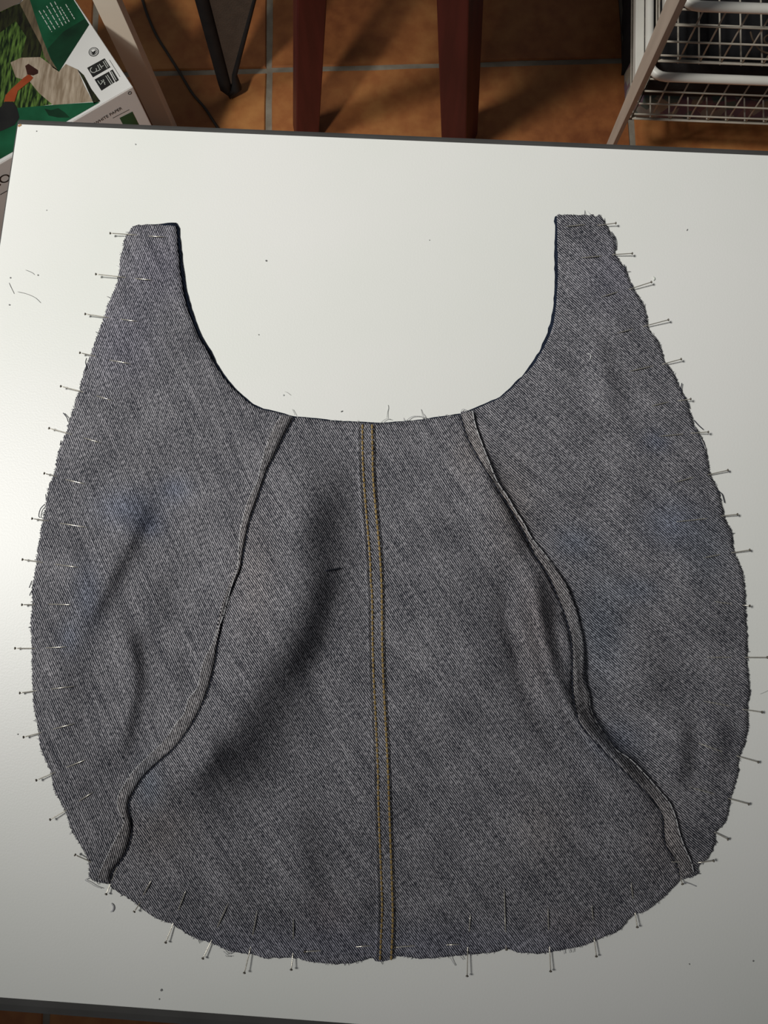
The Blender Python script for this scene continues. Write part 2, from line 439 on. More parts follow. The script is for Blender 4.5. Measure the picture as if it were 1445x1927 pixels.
b.add(vv, fs); b.obj('panel_sheet', MATS['brown_panel'], panel)

# cable on the tiles
def smooth_path(pts, n):
    pts = [Vector(p) for p in pts]; out = []
    P = [pts[0]*2-pts[1]] + pts + [pts[-1]*2-pts[-2]]
    for i in range(1, len(P)-2):
        for s in range(n):
            t = s/n
            out.append(0.5*((2*P[i]) + (P[i+1]-P[i-1])*t + (2*P[i-1]-5*P[i]+4*P[i+1]-P[i+2])*t*t + (3*P[i]-P[i-1]-3*P[i+1]+P[i+2])*t**3))
    out.append(pts[-1]); return out
cab = [at(x, y, 0.0035) for x, y in ((225, -90), (262, -15), (278, 30), (295, 68), (318, 105), (340, 140), (362, 176), (385, 203), (404, 232), (425, 262), (470, 300))]
b = MB(); b.tube(smooth_path(cab, 5), 0.0023, 8); tag(b.obj('power_cable', MATS['cable_rubber'], None, True), 'thin dark cable lying across the floor tiles beside the cream board', 'cable')

# ---- paper carton
BZ = 0.27
C0 = at(250, 163, BZ); Cf = at(0, 308, BZ)
e1 = (Cf - C0).normalized(); e2 = Vector((e1.y, -e1.x, 0))      # along the front edge, along the right side
if e2.y < 0: e2 = -e2
BW, BD = 0.312, 0.222
carton = empty('paper_carton', (C0.x, C0.y, 0), 'white and green printed copy paper carton on the floor behind the table corner', 'carton')
def bp_(s, t, z): return C0 + e1*s + e2*t + Vector((0, 0, z - BZ))
b = MB(); b.add([bp_(0,0,.0006), bp_(BW,0,.0006), bp_(BW,BD,.0006), bp_(0,BD,.0006), bp_(0,0,BZ-.0004), bp_(BW,0,BZ-.0004), bp_(BW,BD,BZ-.0004), bp_(0,BD,BZ-.0004)],
    [(0,3,2,1),(4,5,6,7),(0,1,5,4),(1,2,6,5),(2,3,7,6),(3,0,4,7)])
b.obj('carton_body', MATS['carton_front'], carton, bevel=0.0012)
def st(px, py):
    w = at(px, py, BZ) - C0
    return min(max(w.dot(e1), 0.0008), BW-0.0008), min(max(w.dot(e2), 0.0008), BD-0.0008)
def top_print(name, pix, mat, lay, parent, raw=False):
    pts = pix if raw else [st(x, y) for x, y in pix]
    z = BZ + 0.00012*lay
    me = mesh(name, [bp_(s, t, z) for s, t in pts], [tuple(range(len(pts)))])
    bm = bmesh.new(); bm.from_mesh(me); bmesh.ops.triangulate(bm, faces=list(bm.faces))
    for f in bm.faces:
        if f.normal.z < 0: f.normal_flip()
    bm.to_mesh(me); bm.free()
    return link(name, me, MATS[mat], parent)
lid = top_print('carton_top', [(0.0008, 0.0008), (BW-0.0008, 0.0008), (BW-0.0008, BD-0.0008), (0.0008, BD-0.0008)], 'carton_white', 1, carton, raw=True)
top_print('photo_forest', [(-400, 260), (-300, -60), (0, 22), (38, 6), (58, 50), (80, 85), (92, 118), (112, 138), (150, 190), (30, 206), (-60, 250)], 'print_forest', 2, lid)
top_print('photo_shade', [(-200, -70), (0, 24), (38, 6), (60, 52), (81, 88), (76, 108), (40, 110), (50, 70), (30, 40), (0, 62), (-150, 20)], 'print_dark_forest', 3, lid)
top_print('photo_trunk', [(37, 7), (50, -5), (62, 2), (78, 62), (90, 98), (112, 136), (100, 128), (84, 108), (78, 86), (60, 52)], 'print_trunk', 4, lid)
top_print('photo_road', [(20, 118), (40, 109), (76, 108), (98, 124), (112, 134), (124, 121), (146, 131), (158, 160), (175, 192), (100, 198), (74, 176), (56, 154), (30, 146)], 'print_road', 4, lid)
top_print('photo_ditch', [(146, 131), (158, 142), (172, 168), (189, 191), (177, 196), (168, 176), (160, 158)], 'print_dark_forest', 5, lid)
top_print('green_panel', [(54, -8), (132, -10), (168, 47), (111, 136), (96, 112), (80, 72), (64, 24)], 'print_green', 5, lid)
top_print('green_panel_shade', [(168, 47), (111, 136), (96, 112), (90, 92), (120, 60), (150, 42), (160, 36)], 'print_dark_green', 6, lid)
top_print('green_band', [(-420, 420), (-420, 360), (-40, 226), (30, 204), (100, 198), (176, 193), (188, 193), (150, 215), (0, 300)], 'print_green', 5, lid)
top_print('band_foliage', [(84, 205), (96, 208), (110, 204), (122, 212), (132, 222), (110, 222), (92, 218)], 'print_dark_green', 6, lid)
top_print('sleeve', [(4, 200), (10, 192), (26, 193), (33, 205), (37, 222), (28, 236), (6, 246), (-30, 258), (-32, 230)], 'print_black', 7, lid)
top_print('arm', [(8, 192), (11, 180), (22, 168), (44, 148), (55, 140), (63, 147), (58, 153), (34, 172), (28, 192)], 'print_orange', 7, lid)
top_print('hand', [(52, 141), (48, 125), (54, 121), (66, 129), (72, 133), (72, 139), (63, 143)], 'print_brown', 8, lid)
top_print('flap_edge', [(-80, 30), (0, 24), (38, 6), (48, -6), (60, -60), (-80, -60)], 'carton_flap', 9, lid)
# round leaf emblem
cs = st(176.5, 98); r0 = 0.0068
def ring(r1, r2, n=24): return [(cs[0]+r1*math.cos(2*math.pi*i/n), cs[1]+r1*math.sin(2*math.pi*i/n)) for i in range(n)]
em = top_print('emblem', ring(r0, 0), 'print_black', 3, lid, raw=True)
top_print('emblem_ring', ring(r0*0.84, 0), 'carton_white', 4, em, raw=True)
top_print('emblem_ring', ring(r0*0.70, 0), 'print_black', 5, em, raw=True)
top_print('emblem_ring', ring(r0*0.58, 0), 'carton_white', 6, em, raw=True)
top_print('emblem_leaf', [(171, 96), (175, 99), (179, 96), (181, 95), (180, 101), (176, 104), (173, 101)], 'print_black', 7, em)
l1 = top_print('certificate_mark', [(164, 128), (197, 110), (208, 127), (175, 146)], 'print_black', 3, lid)
l2 = top_print('certificate_mark', [(178, 150), (205, 135), (216, 155), (191, 171)], 'print_black', 3, lid)
l3 = top_print('certificate_mark', [(207, 134), (212, 131), (224, 151), (218, 155)], 'print_black', 3, lid)
def stroke(pix, w, name, mat, lay, parent):
    """flat printed line"""
    pts = [Vector((*st(x, y), 0)) for x, y in pix]; a = []; c = []
    for i, p in enumerate(pts):
        t = (pts[min(i+1, len(pts)-1)] - pts[max(i-1, 0)]).normalized(); nn = Vector((-t.y, t.x, 0))*w/2
        a.append((p+nn)[:2]); c.append((p-nn)[:2])
    return top_print(name, a + c[::-1], mat, lay, parent, raw=True)
o_c = (176, 132)
stroke([(o_c[0]+6*math.cos(q*0.6-0.6), o_c[1]+5.2*math.sin(q*0.6-0.6)) for q in range(9)], 0.0009, 'mark_line', 'print_pale', 4, l1)
for a_, b_ in (((184, 123), (188, 131)), ((187, 121), (192, 129)), ((191, 126), (195, 124)), ((194, 116), (202, 129)), ((197, 114), (204, 126)), ((182, 135), (190, 131))):
    stroke([a_, b_], 0.0008, 'mark_line', 'print_pale', 4, l1)
for a_, b_ in (((189, 160), (196, 151)), ((194, 150), (198, 160)), ((190, 152), (198, 156)), ((199, 143), (210, 160)), ((202, 141), (213, 158)), ((184, 152), (188, 158))):
    stroke([a_, b_], 0.0008, 'mark_line', 'print_pale', 4, l2)
stroke([(210, 135), (219, 151)], 0.0009, 'mark_line', 'print_pale', 4, l3)
stroke([(206, 113), (226, 145)], 0.0005, 'small_print', 'print_black', 3, lid)
# block of tiny white text on the green panel: lines built of word strokes
rows = (((74, 21), (98, 61)), ((82, 20), (105, 57)), ((88, 12), (112, 52)), ((95, 6), (119, 49)), ((103, 4), (125, 45)), ((114, 14), (131, 42)), ((124, 9), (141, 37)))
for (a_, b_) in rows:
    A = Vector(a_); Bv = Vector(b_); t = 0.0
    while t < 0.97:
        ln = rng.uniform(0.10, 0.22); q0 = A.lerp(Bv, t); q1 = A.lerp(Bv, min(t+ln, 1.0))
        stroke([tuple(q0), tuple(q1)], 0.0011, 'small_print', 'print_pale', 7, lid); t += ln + 0.05
# front face print
nf = -e2
def fr_point(px, py): return on_plane(px, py, C0 + nf*0.0003, nf)
def lettering(text, px_a, px_b, size, mat, name):
    p = fr_point(*px_a); q = fr_point(*px_b)
    cu = bpy.data.curves.new(name, 'FONT'); cu.body = text; cu.size = size; cu.extrude = 0.00005
    tmp = bpy.data.objects.new('lettering_outline', cu); COL.objects.link(tmp)
    bpy.context.view_layer.update()
    me = bpy.data.meshes.new_from_object(tmp.evaluated_get(bpy.context.evaluated_depsgraph_get()))
    bpy.data.objects.remove(tmp, do_unlink=True); bpy.data.curves.remove(cu)
    me.materials.clear(); me.materials.append(MATS[mat])
    o = bpy.data.objects.new(name, me); COL.objects.link(o)
    xa = (q - p); xa = -e1 * (1 if xa.dot(-e1) > 0 else -1)
    za = Vector(nf); ya = za.cross(xa)
    M = Matrix((xa, ya, za)).transposed().to_4x4(); M.translation = p
    o.parent = carton; o.matrix_parent_inverse = parent_inv(carton); o.matrix_basis = M
    return o
lettering('WHITE PAPER', (179, 235), (234, 207), 0.0068, 'print_black', 'lettering')
lettering('CO', (-14, 358), (20, 340), 0.020, 'print_black', 'lettering')
def front_print(name, pix, mat):
    pts = [fr_point(x, y) for x, y in pix]
    return link(name, mesh(name, pts, [tuple(range(len(pts)))]), MATS[mat], carton)
front_print('green_square', [(225, 222), (249, 210), (263, 238), (240, 252)], 'print_green')
front_print('fine_line', [(212, 222), (243, 206), (243.4, 206.7), (212.4, 222.7)], 'print_black')
front_print('fine_line', [(0, 366), (16, 357), (16.6, 358), (0.6, 367)], 'print_black')
rs = fr_point(244, 175)
b = MB(); b.tube([rs + e1*0.0022*math.cos(q*0.45) + Vector((0, 0, 0.0022*math.sin(q*0.45))) for q in range(14)], 0.0004, 4, closed=True); b.obj('round_mark', MATS['print_black'], carton)

# ---- wire baskets in a frame
BX0, BX1, BY0, BY1 = 0.3165, 0.665, 0.815, 1.16
def basket(z0, z1, label):
    bk = empty('wire_basket', ((BX0+BX1)/2, (BY0+BY1)/2, z0), label, 'basket', 'white wire baskets')
    r = 0.024; b = MB(); pts = []
    ox0, ox1, oy0, oy1 = BX0-0.004, BX1+0.004, BY0-0.006, BY1+0.006
    for cx_, cy_, a0 in ((ox0+r, oy0+r, 180), (ox1-r, oy0+r, 270), (ox1-r, oy1-r, 0), (ox0+r, oy1-r, 90)):
        for i in range(6):
            a = math.radians(a0 + 90*i/5); pts.append((cx_+r*math.cos(a), cy_+r*math.sin(a), z1))
    b.tube(pts, 0.0062, 10, closed=True); b.obj('rim', MATS['white_enamel'], bk, True)
    wr = 0.00135; nx = 12; px_ = (BX1-BX0)/nx; ny = 12; py_ = (BY1-BY0)/ny
    lv = [z0, z0+0.011] + [z0 + (z1-z0)*q for q in (0.36, 0.64, 0.90)]
    def grid_x(y, name):
        g = MB()
        for i in range(nx+1):
            x = BX0 + i*px_
            g.tube([(x, y, z1-0.003), (x, y, z0-0.004)], wr, 6)
        for z in lv: g.tube([(BX0, y-0.002, z), (BX1, y-0.002, z)], wr, 6)
        return g.obj(name, MATS['wire_enamel'], bk, True)
    def grid_y(x, name):
        g = MB()
        for i in range(ny+1):
            y = BY0 + i*py_
            g.tube([(x, y, z1-0.003), (x, y, z0-0.004)], wr, 6)
        for z in lv: g.tube([(x-0.002, BY0, z), (x-0.002, BY1, z)], wr, 6)
        return g.obj(name, MATS['wire_enamel'], bk, True)
    grid_x(BY0, 'front_grid'); grid_x(BY1, 'back_grid'); grid_y(BX0, 'side_grid'); grid_y(BX1, 'side_grid')
    g = MB()
    for i in range(nx+1): g.tube([(BX0+i*px_, BY0, z0-0.003), (BX0+i*px_, BY1, z0-0.003)], wr, 6)
    for i in range(0, ny+1, 2): g.tube([(BX0, BY0+i*py_, z0), (BX1, BY0+i*py_, z0)], wr, 6)
    g.obj('bottom_grid', MATS['wire_enamel'], bk, True)
    return bk
basket(0.082, 0.178, 'lower white wire basket with black cloth behind its grid')
basket(0.203, 0.303, 'upper white wire basket with an open grid front')
fr = empty('basket_frame', (0.49, 1.0, 0), 'white metal frame whose side rails carry the wire baskets', 'frame')
for x in (0.3015, 0.6795):
    for z in (0.166, 0.291):
        b = MB(); b.box((x-0.0065, 0.812, z-0.008), (x+0.0065, 1.19, z+0.004)); rl = b.obj('rail', MATS['white_enamel'], fr, bevel=0.002)
        b = MB(); b.tube([(x, 0.812, z-0.004), (x, 0.806, z-0.006), (x, 0.804, z-0.013)], 0.004, 8); b.obj('rail_hook', MATS['white_enamel'], rl, True)
    b = MB(); b.box((x-0.009, 1.1901, 0.0006), (x+0.009, 1.21, 0.45)); b.obj('post', MATS['white_enamel'], fr, bevel=0.002)
b = MB(); b.box((0.311, 1.192, 0.42), (0.670, 1.208, 0.44)); b.obj('cross_bar', MATS['white_enamel'], fr, bevel=0.002)

def lump(name, lo, hi, mat, seed, amp, label, cat, nx=16, ny=12):
    """a soft folded stack: rounded slab with uneven sides"""
    r = random.Random(seed); bm = bmesh.new(); lev = 5; ringv = []
    per = []
    for i in range(nx): per.append((i/nx, 0.0))
    for i in range(ny): per.append((1.0, i/ny))
    for i in range(nx): per.append((1-i/nx, 1.0))
    for i in range(ny): per.append((0.0, 1-i/ny))
    off = [r.uniform(-1, 1) for _ in per]
    for k in range(lev):
        f = k/(lev-1); ins = amp*0.5*(1-math.sin(math.pi*(0.12+0.76*f)))*2 + r.uniform(0, amp*0.3)
        row = []
        for (u, w), q in zip(per, off):
            x = lo[0] + (hi[0]-lo[0])*u; y = lo[1] + (hi[1]-lo[1])*w
            cxx, cyy = (lo[0]+hi[0])/2, (lo[1]+hi[1])/2
            d = Vector((x-cxx, y-cyy)).normalized()
            s = ins + q*amp*0.35 + r.uniform(-1, 1)*amp*0.2
            row.append(bm.verts.new((x - d.x*s, y - d.y*s, lo[2] + (hi[2]-lo[2])*f)))
        ringv.append(row)
    K = len(per)
    for k in range(lev-1):
        for i in range(K):
            j = (i+1) % K; bm.faces.new((ringv[k][i], ringv[k][j], ringv[k+1][j], ringv[k+1][i]))
    bm.faces.new(ringv[0][::-1]); bm.faces.new(ringv[-1])
    me = bpy.data.meshes.new(name); bm.to_mesh(me); bm.free()
    return tag(link(name, me, MATS[mat], None, True), label, cat)
lump('folded_fabric', (0.322, 0.872, 0.0006), (0.68, 0.945, 0.052), 'floral_cloth', 3, 0.006, 'multicoloured patterned fabric folded on the floor under the lower basket', 'fabric')
lump('black_fabric', (0.3215, 0.852, 0.0832), (0.66, 1.15, 0.158), 'black_cloth', 4, 0.005, 'black cloth filling the lower wire basket', 'fabric')
lump('black_bag', (0.318, 0.952, 0.0006), (0.68, 1.17, 0.072), 'black_cloth', 5, 0.005, 'black cloth bundle on the floor left of the basket frame', 'fabric')
hk = [at(x, y, 0.2085) for x, y in ((1412, 60), (1416, 74), (1424, 88), (1436, 97), (1450, 100), (1462, 94), (1464, 80), (1456, 68), (1446, 66), (1438, 72), (1440, 80), (1447, 82))]
b = MB(); b.tube(smooth_path(hk, 5), 0.0012, 6); tag(b.obj('curled_wire', MATS['brown_wire'], None, True), 'thin brown curled wire hook lying in the upper basket', 'wire hook')

# ------------------------------------------------------------------ the denim bag
OUT_L = [(249,426),(244,435),(235,449),(231,470),(227,491),(224,515),(219,538),(211,556),(203,574),(197,592),(191,610),(182,634),(174,657),(166,680),(158,701),(153,720),(147,740),(142,757),(133,783),(127,808),(115,836),(108,861),(102,891),(91,919),(86,949),(78,994),(72,1027),(66,1077),(60,1113),(61,1136),(58,1175),(60,1211),(60,1255),(62,1294),(64,1330),(72,1374),(78,1412),(91,1441),(97,1455),(102,1486),(116,1513),(127,1538),(136,1566),(152,1591),(167,1621),(169,1649),(180,1659),(208,1664)]
NECK_L = [(553,785),(540,781),(524,777),(496,771),(474,762),(452,744),(430,722),(413,700),(400,679),(388,657),(371,629),(357,593),(346,557),(339,513),(335,471),(331,425)]
STITCH_L = [(553,785),(529,830),(513,863),(502,885),(487,930),(469,982),(459,1029),(452,1068),(440,1098),(427,1130),(418,1165),(410,1205),(402,1255),(388,1305),(363,1357),(329,1405),(291,1440),(266,1466),(249,1494),(243,1506),(241,1522),(246,1549),(245,1577),(233,1610),(210,1641),(208,1664)]
FLAP_L = [(529,782),(516,802),(503,833),(491,874),(484,905),(466,944),(453,993),(449,1032),(447,1068),(437,1098),(428,1128),(419,1161),(401,1207),(381,1250),(372,1292),(354,1316),(347,1341),(331,1362),(310,1393),(280,1422),(250,1452),(231,1481),(221,1502),(223,1524),(235,1543),(224,1566),(208,1597),(194,1627),(184,1652)]
STITCH_R = [(867,780),(880,822),(899,858),(916,888),(944,930),(966,966),(985,999),(1007,1044),(1033,1084),(1054,1133),(1064,1158),(1073,1190),(1078,1225),(1078,1275),(1080,1310),(1085,1338),(1095,1366),(1134,1410),(1172,1448),(1208,1482),(1233,1511),(1248,1538),(1250,1566),(1255,1594),(1272,1621),(1281,1655)]
FLAP_R = [(889,773),(895,802),(908,838),(919,866),(935,905),(955,935),(971,963),(985,984),(1000,1012),(1024,1042),(1046,1072),(1064,1100),(1082,1144),(1091,1180),(1097,1211),(1098,1255),(1098,1277),(1108,1308),(1111,1335),(1128,1369),(1157,1409),(1186,1429),(1219,1463),(1245,1493),(1261,1513),(1272,1541),(1278,1566),(1289,1597),(1300,1621),(1305,1641)]
NECK_C = [(553,785),(588,788),(629,793),(671,795),(707,797),(745,795),(789,791),(838,784),(867,780)]
BOTTOM = [(1281,1655),(1266,1671),(1239,1696),(1211,1717),(1194,1720),(1175,1738),(1164,1752),(1136,1763),(1100,1779),(1073,1785),(1045,1790),(1015,1795),(1000,1794),(974,1792),(953,1785),(929,1792),(881,1797),(846,1800),(804,1804),(770,1802),(746,1799),(735,1806),(708,1810),(701,1801),(680,1809),(649,1814),(614,1813),(580,1809),(559,1804),(517,1802),(500,1804),(474,1796),(433,1790),(398,1775),(363,1764),(325,1740),(294,1728),(270,1712),(242,1691),(211,1671),(208,1664)]
NECK_R = [(867,780),(869,774),(888,772),(918,759),(944,747),(974,719),(988,704),(1005,685),(1020,660),(1033,635),(1041,610),(1046,580),(1049,545),(1050,500),(1049,450),(1048,405)]
OUT_R = [(1048,405),(1080,405),(1108,405),(1120,407),(1128,404),(1142,427),(1152,445),(1158,460),(1157,477),(1175,505),(1189,538),(1200,556),(1211,574),(1218,601),(1219,618),(1239,643),(1250,679),(1266,701),(1280,732),(1290,752),(1305,797),(1325,836),(1336,891),(1352,924),(1361,966),(1377,1005),(1381,1038),(1397,1077),(1401,1110),(1403,1150),(1406,1211),(1406,1249),(1410,1299),(1406,1338),(1408,1363),(1401,1400),(1391,1425),(1387,1460),(1375,1500),(1366,1544),(1347,1566),(1344,1591),(1327,1619),(1313,1630),(1311,1646),(1281,1655)]

def resample(pts, step, jag=0.0, seed=0, n=None):
    """smooth-ish resample of a pixel polyline (Catmull-Rom), keeping its ends"""
    r = random.Random(seed)
    P = smooth_path([(x, y, 0) for x, y in pts], 6)
    d = [0.0]
    for i in range(1, len(P)): d.append(d[-1] + (P[i]-P[i-1]).length)
    tot = d[-1]; n = n or max(2, int(tot/step)); out = []; j = 0
    for k in range(n+1):
        s = tot*k/n
        while j < len(d)-2 and d[j+1] < s: j += 1
        t = (s-d[j])/max(d[j+1]-d[j], 1e-9); p = P[j].lerp(P[j+1], min(max(t, 0), 1))
        x, y = p.x, p.y
        if jag and 0 < k < n:
            tan = (P[j+1]-P[j]).normalized(); q = r.gauss(0, 1)*jag
            x += -tan.y*q; y += tan.x*q
        out.append((x, y))
    return out

full_outline = np.array(resample(OUT_L[::-1], 12) + resample(NECK_L[::-1], 12)[0:0] + [(331, 425)] + resample(NECK_L[::-1], 12) + resample(NECK_C, 12) + resample(NECK_R, 12) + resample(OUT_R, 12) + resample(BOTTOM, 12))

def seg_dist(P, poly, signed=False):
    """distance of points P (n,2) to a polyline; also arc fraction and side"""
    poly = np.asarray(poly, float); best = np.full(len(P), 1e9); side = np.zeros(len(P)); frac = np.zeros(len(P))
    cum = np.concatenate([[0], np.cumsum(np.linalg.norm(np.diff(poly, axis=0), axis=1))]); tot = max(cum[-1], 1e-6)
    for i in range(len(poly)-1):
        a = poly[i]; d = poly[i+1]-a; L2 = d@d
        if L2 < 1e-9: continue
        t = np.clip(((P-a)@d)/L2, 0, 1); q = a + t[:, None]*d; w = P-q; dd = np.hypot(w[:, 0], w[:, 1])
        m_ = dd < best
        best[m_] = dd[m_]; frac[m_] = (cum[i] + t[m_]*math.sqrt(L2))/tot
        side[m_] = np.sign(d[0]*w[m_, 1] - d[1]*w[m_, 0])
    return best, side, frac

# folds: (path, width on the left of the path seen walking down, width on the right, height mm, fade)
def S(pts, step=28): return resample(pts, step)
FOLDS = [
    # big soft fold left of the middle seam
    (S([(580,790),(570,900),(556,1000),(540,1090),(508,1195),(455,1310),(395,1410),(335,1500),(285,1575)]), 110, 84, 22.0, 0.24),
    (S([(605,1020),(592,1110),(565,1200),(500,1300)]), 50, 34, 5.0, 0.35),
    (S([(425,1370),(375,1440),(325,1490)]), 36, 30, 5.0, 0.4),
    (S([(545,1450),(560,1600),(585,1750)]), 60, 36, 4.5, 0.35),
    (S([(470,1560),(430,1640),(410,1720)]), 44, 40, 2.4, 0.35),
    (S([(650,1080),(655,1200),(640,1330)]), 40, 40, 2.5, 0.35),
    # narrow roll along the right seam with the hollow on its inner side
    (S([(990,1030),(1003,1110),(1020,1200),(1042,1280),(1078,1350),(1130,1415),(1190,1470),(1235,1540)]), 25, 24, 13.5, 0.22),
    (S([(950,1060),(964,1150),(988,1240),(1020,1320),(1068,1395),(1130,1455)]), 26, 22, -6.0, 0.3),
    (S([(895,830),(930,930),(965,1010),(985,1080)]), 46, 18, 6.0, 0.3),
    (S([(750,850),(800,1100),(860,1300),(920,1500)]), 190, 120, 7.0, 0.4),
    (S([(1052,1140),(1075,1240),(1085,1320)]), 20, 13, 6.0, 0.3),
    (S([(930,1500),(1020,1600),(1120,1680)]), 60, 60, 2.5, 0.4),
    # left side panel
    (S([(290,890),(258,975),(212,1065),(170,1150),(140,1225)]), 34, 24, 5.5, 0.3),
    (S([(245,925),(222,990)]), 28, 20, 3.2, 0.4),
    (S([(222,1140),(240,1220),(247,1290),(230,1370),(214,1460)]), 36, 24, 7.0, 0.28),
    (S([(268,1060),(290,1140),(300,1210)]), 34, 30, 3.0, 0.35),
    (S([(318,1200),(325,1270),(316,1340)]), 26, 24, 3.5, 0.35),
    (S([(150,1000),(135,1100),(112,1180)]), 30, 26, 2.2, 0.4),
    (S([(330,880),(345,1000),(360,1100)]), 60, 46, 3.0, 0.4),
    (S([(100,1200),(110,1330),(150,1450)]), 40, 34, 2.2, 0.4),
    (S([(250,560),(225,680),(200,800)]), 60, 60, 1.6, 0.4),
    # right side panel
    (S([(1105,590),(1130,680),(1165,800)]), 30, 20, 2.8, 0.4),
    (S([(1150,900),(1200,1000),(1230,1090)]), 50, 40, 2.2, 0.4),
    (S([(1250,950),(1290,1040),(1310,1150)]), 40, 34, 2.4, 0.4),
    (S([(1175,1170),(1215,1250),(1225,1350)]), 50, 36, 3.8, 0.4),
    (S([(1272,1330),(1278,1420),(1262,1500)]), 38, 22, 6.0, 0.32),
    (S([(1335,1310),(1345,1400),(1325,1490)]), 26, 28, 2.6, 0.4),
    # small ripples along the bottom edge
    (S([(780,1700),(950,1690)]), 16, 18, 1.6, 0.4), (S([(860,1625),(960,1600)]), 12, 14, 1.2, 0.4),
    (S([(700,1640),(640,1800)]), 24, 24, 1.4, 0.4), (S([(955,1720),(960,1790)]), 22, 22, 1.4, 0.4),
]
_rs = np.random.RandomState(5)
_w = [( _rs.uniform(0.010, 0.035), _rs.uniform(0, 2*math.pi), _rs.uniform(0, 2*math.pi), _rs.uniform(0.05, 0.14)) for _ in range(10)]
def height(P):
    """cloth height above the table in metres for pixel positions"""
    P = np.asarray(P, float)
    de, _, _ = seg_dist(P, full_outline)
    e = np.clip(de/70.0, 0, 1); e = e*e*(3-2*e)
    h = 1.75 + 1.6*e
    for path, wl, wr, hh, fade in FOLDS:
        d, s, t = seg_dist(P, path)
        w = np.where(s > 0, wl, wr)          # image y points down: positive side is left of a downward walk
        g = np.exp(-(d/w)**2)
        en = np.clip(t/fade, 0, 1)*np.clip((1-t)/fade, 0, 1); en = en*en*(3-2*en)
        h = h + 1.2*hh*g*en*np.clip(de/30.0, 0, 1)
    for f, a, p, am in _w:
        h = h + am*1.3*np.sin((P[:, 0]*math.cos(a)+P[:, 1]*math.sin(a))*f*2 + p)
    h = h + 0.25*np.sin(P[:, 0]*0.055+P[:, 1]*0.083)*np.exp(-(de/25.0)**2)
    return np.maximum(h, 1.6)/1000.0

DYE = [  # indigo smears and brown rubs on the cloth: x, y, rx, ry, (r,g,b)
    (240,955,60,35,(0.66,0.82,1.12)), (280,990,26,22,(0.66,0.80,1.10)), (165,1120,26,60,(0.72,0.86,1.10)), (130,1200,20,30,(0.74,0.88,1.10)), (330,920,30,24,(0.72,0.86,1.12)),
    (1265,985,55,45,(0.66,0.82,1.08)), (1130,1180,45,110,(0.74,0.90,1.04)), (1160,1395,50,40,(0.74,0.88,1.08)), (1235,830,24,20,(0.72,0.86,1.12)), (1200,1110,40,26,(0.76,0.90,1.06)), (1330,1040,40,60,(0.82,0.94,1.04)),
    (1080,1020,40,30,(0.74,0.90,1.10)), (235,640,60,80,(0.96,0.94,1.10)), (300,500,60,70,(0.98,0.95,1.12)), (1150,520,60,70,(0.95,0.95,1.08)), (280,1480,26,50,(0.70,0.88,1.06)),
    (960,960,45,90,(1.12,1.02,0.90)), (1010,1180,40,110,(1.10,0.98,0.90)), (300,1560,60,60,(1.12,1.02,0.90)), (480,1080,40,120,(1.12,1.03,0.95)), (1240,1590,40,70,(1.10,1.0,0.92)), (880,860,30,50,(1.10,1.02,0.92)), (620,1720,40,40,(1.06,0.96,0.96)), (1080,1740,60,30,(1.06,0.97,0.94)), (720,1780,500,40,(0.90,0.94,1.12)), (1020,1560,60,80,(1.06,1.0,0.92)),
]
def dye(P):
    P = np.asarray(P, float); c = np.ones((len(P), 3))
    for x, y, rx, ry, col in DYE:
        g = np.exp(-(((P[:, 0]-x)/rx)**2 + ((P[:, 1]-y)/ry)**2))
        c *= 1 + 0.5*g[:, None]*(np.array(col)-1)
    return np.clip(c*0.9, 0, 1)

FLAT = {}
def finish_cloth(name, pix, z, faces, slope, mat, parent, thick=0.0, flip=False):
    """pix: photo positions, z: world height; slope: dy/dx of the twill ribs (image, downwards)"""
    verts = [at(x, y, zz) for (x, y), zz in zip(pix, z)]
    me = mesh(name, verts, faces)
    flat = np.array([at(x, y)[:2] for x, y in pix])
    s0, s1 = slope if isinstance(slope, tuple) else (slope, slope)   # the ribs swing a little from top to bottom
    yd = 0.25 - flat[:, 1]; kk = (s1-s0)/0.44; sl = s0 + kk*yd
    G = np.log(sl/s0)/kk if abs(kk) > 1e-6 else yd/s0
    sm = (s0+s1)/2; th = math.atan(sm)
    uvv = np.stack([(flat[:, 0]-G)*math.sin(th), flat[:, 0]*math.cos(th) + yd*math.sin(th)], 1)
    lay = me.uv_layers.new(name='weave'); li = np.zeros(len(me.loops), int); me.loops.foreach_get('vertex_index', li)
    lay.data.foreach_set('uv', uvv[li].astype(np.float32).ravel())
    ca = me.color_attributes.new('dye', 'FLOAT_COLOR', 'POINT')
    cc = np.concatenate([dye(pix), np.ones((len(pix), 1))], 1).astype(np.float32)
    ca.data.foreach_set('color', cc.ravel())
    bm = bmesh.new(); bm.from_mesh(me)
    up = sum(f.normal.z for f in bm.faces)
    if up < 0: bmesh.ops.reverse_faces(bm, faces=list(bm.faces))
    bm.to_mesh(me); bm.free()
    o = link(name, me, MATS[mat], parent, True)
    if thick > 0:
        md = o.modifiers.new('thickness', 'SOLIDIFY'); md.thickness = thick; md.offset = -1.0
    return o

def inside(P, poly):
    x, y = P[:, 0], P[:, 1]; c = np.zeros(len(P), bool); n = len(poly); j = n-1
    for i in range(n):
        xi, yi = poly[i]; xj, yj = poly[j]
        if yi != yj:
            m_ = ((yi > y) != (yj > y)) & (x < (xj-xi)*(y-yi)/(yj-yi) + xi); c ^= m_
        j = i
    return c

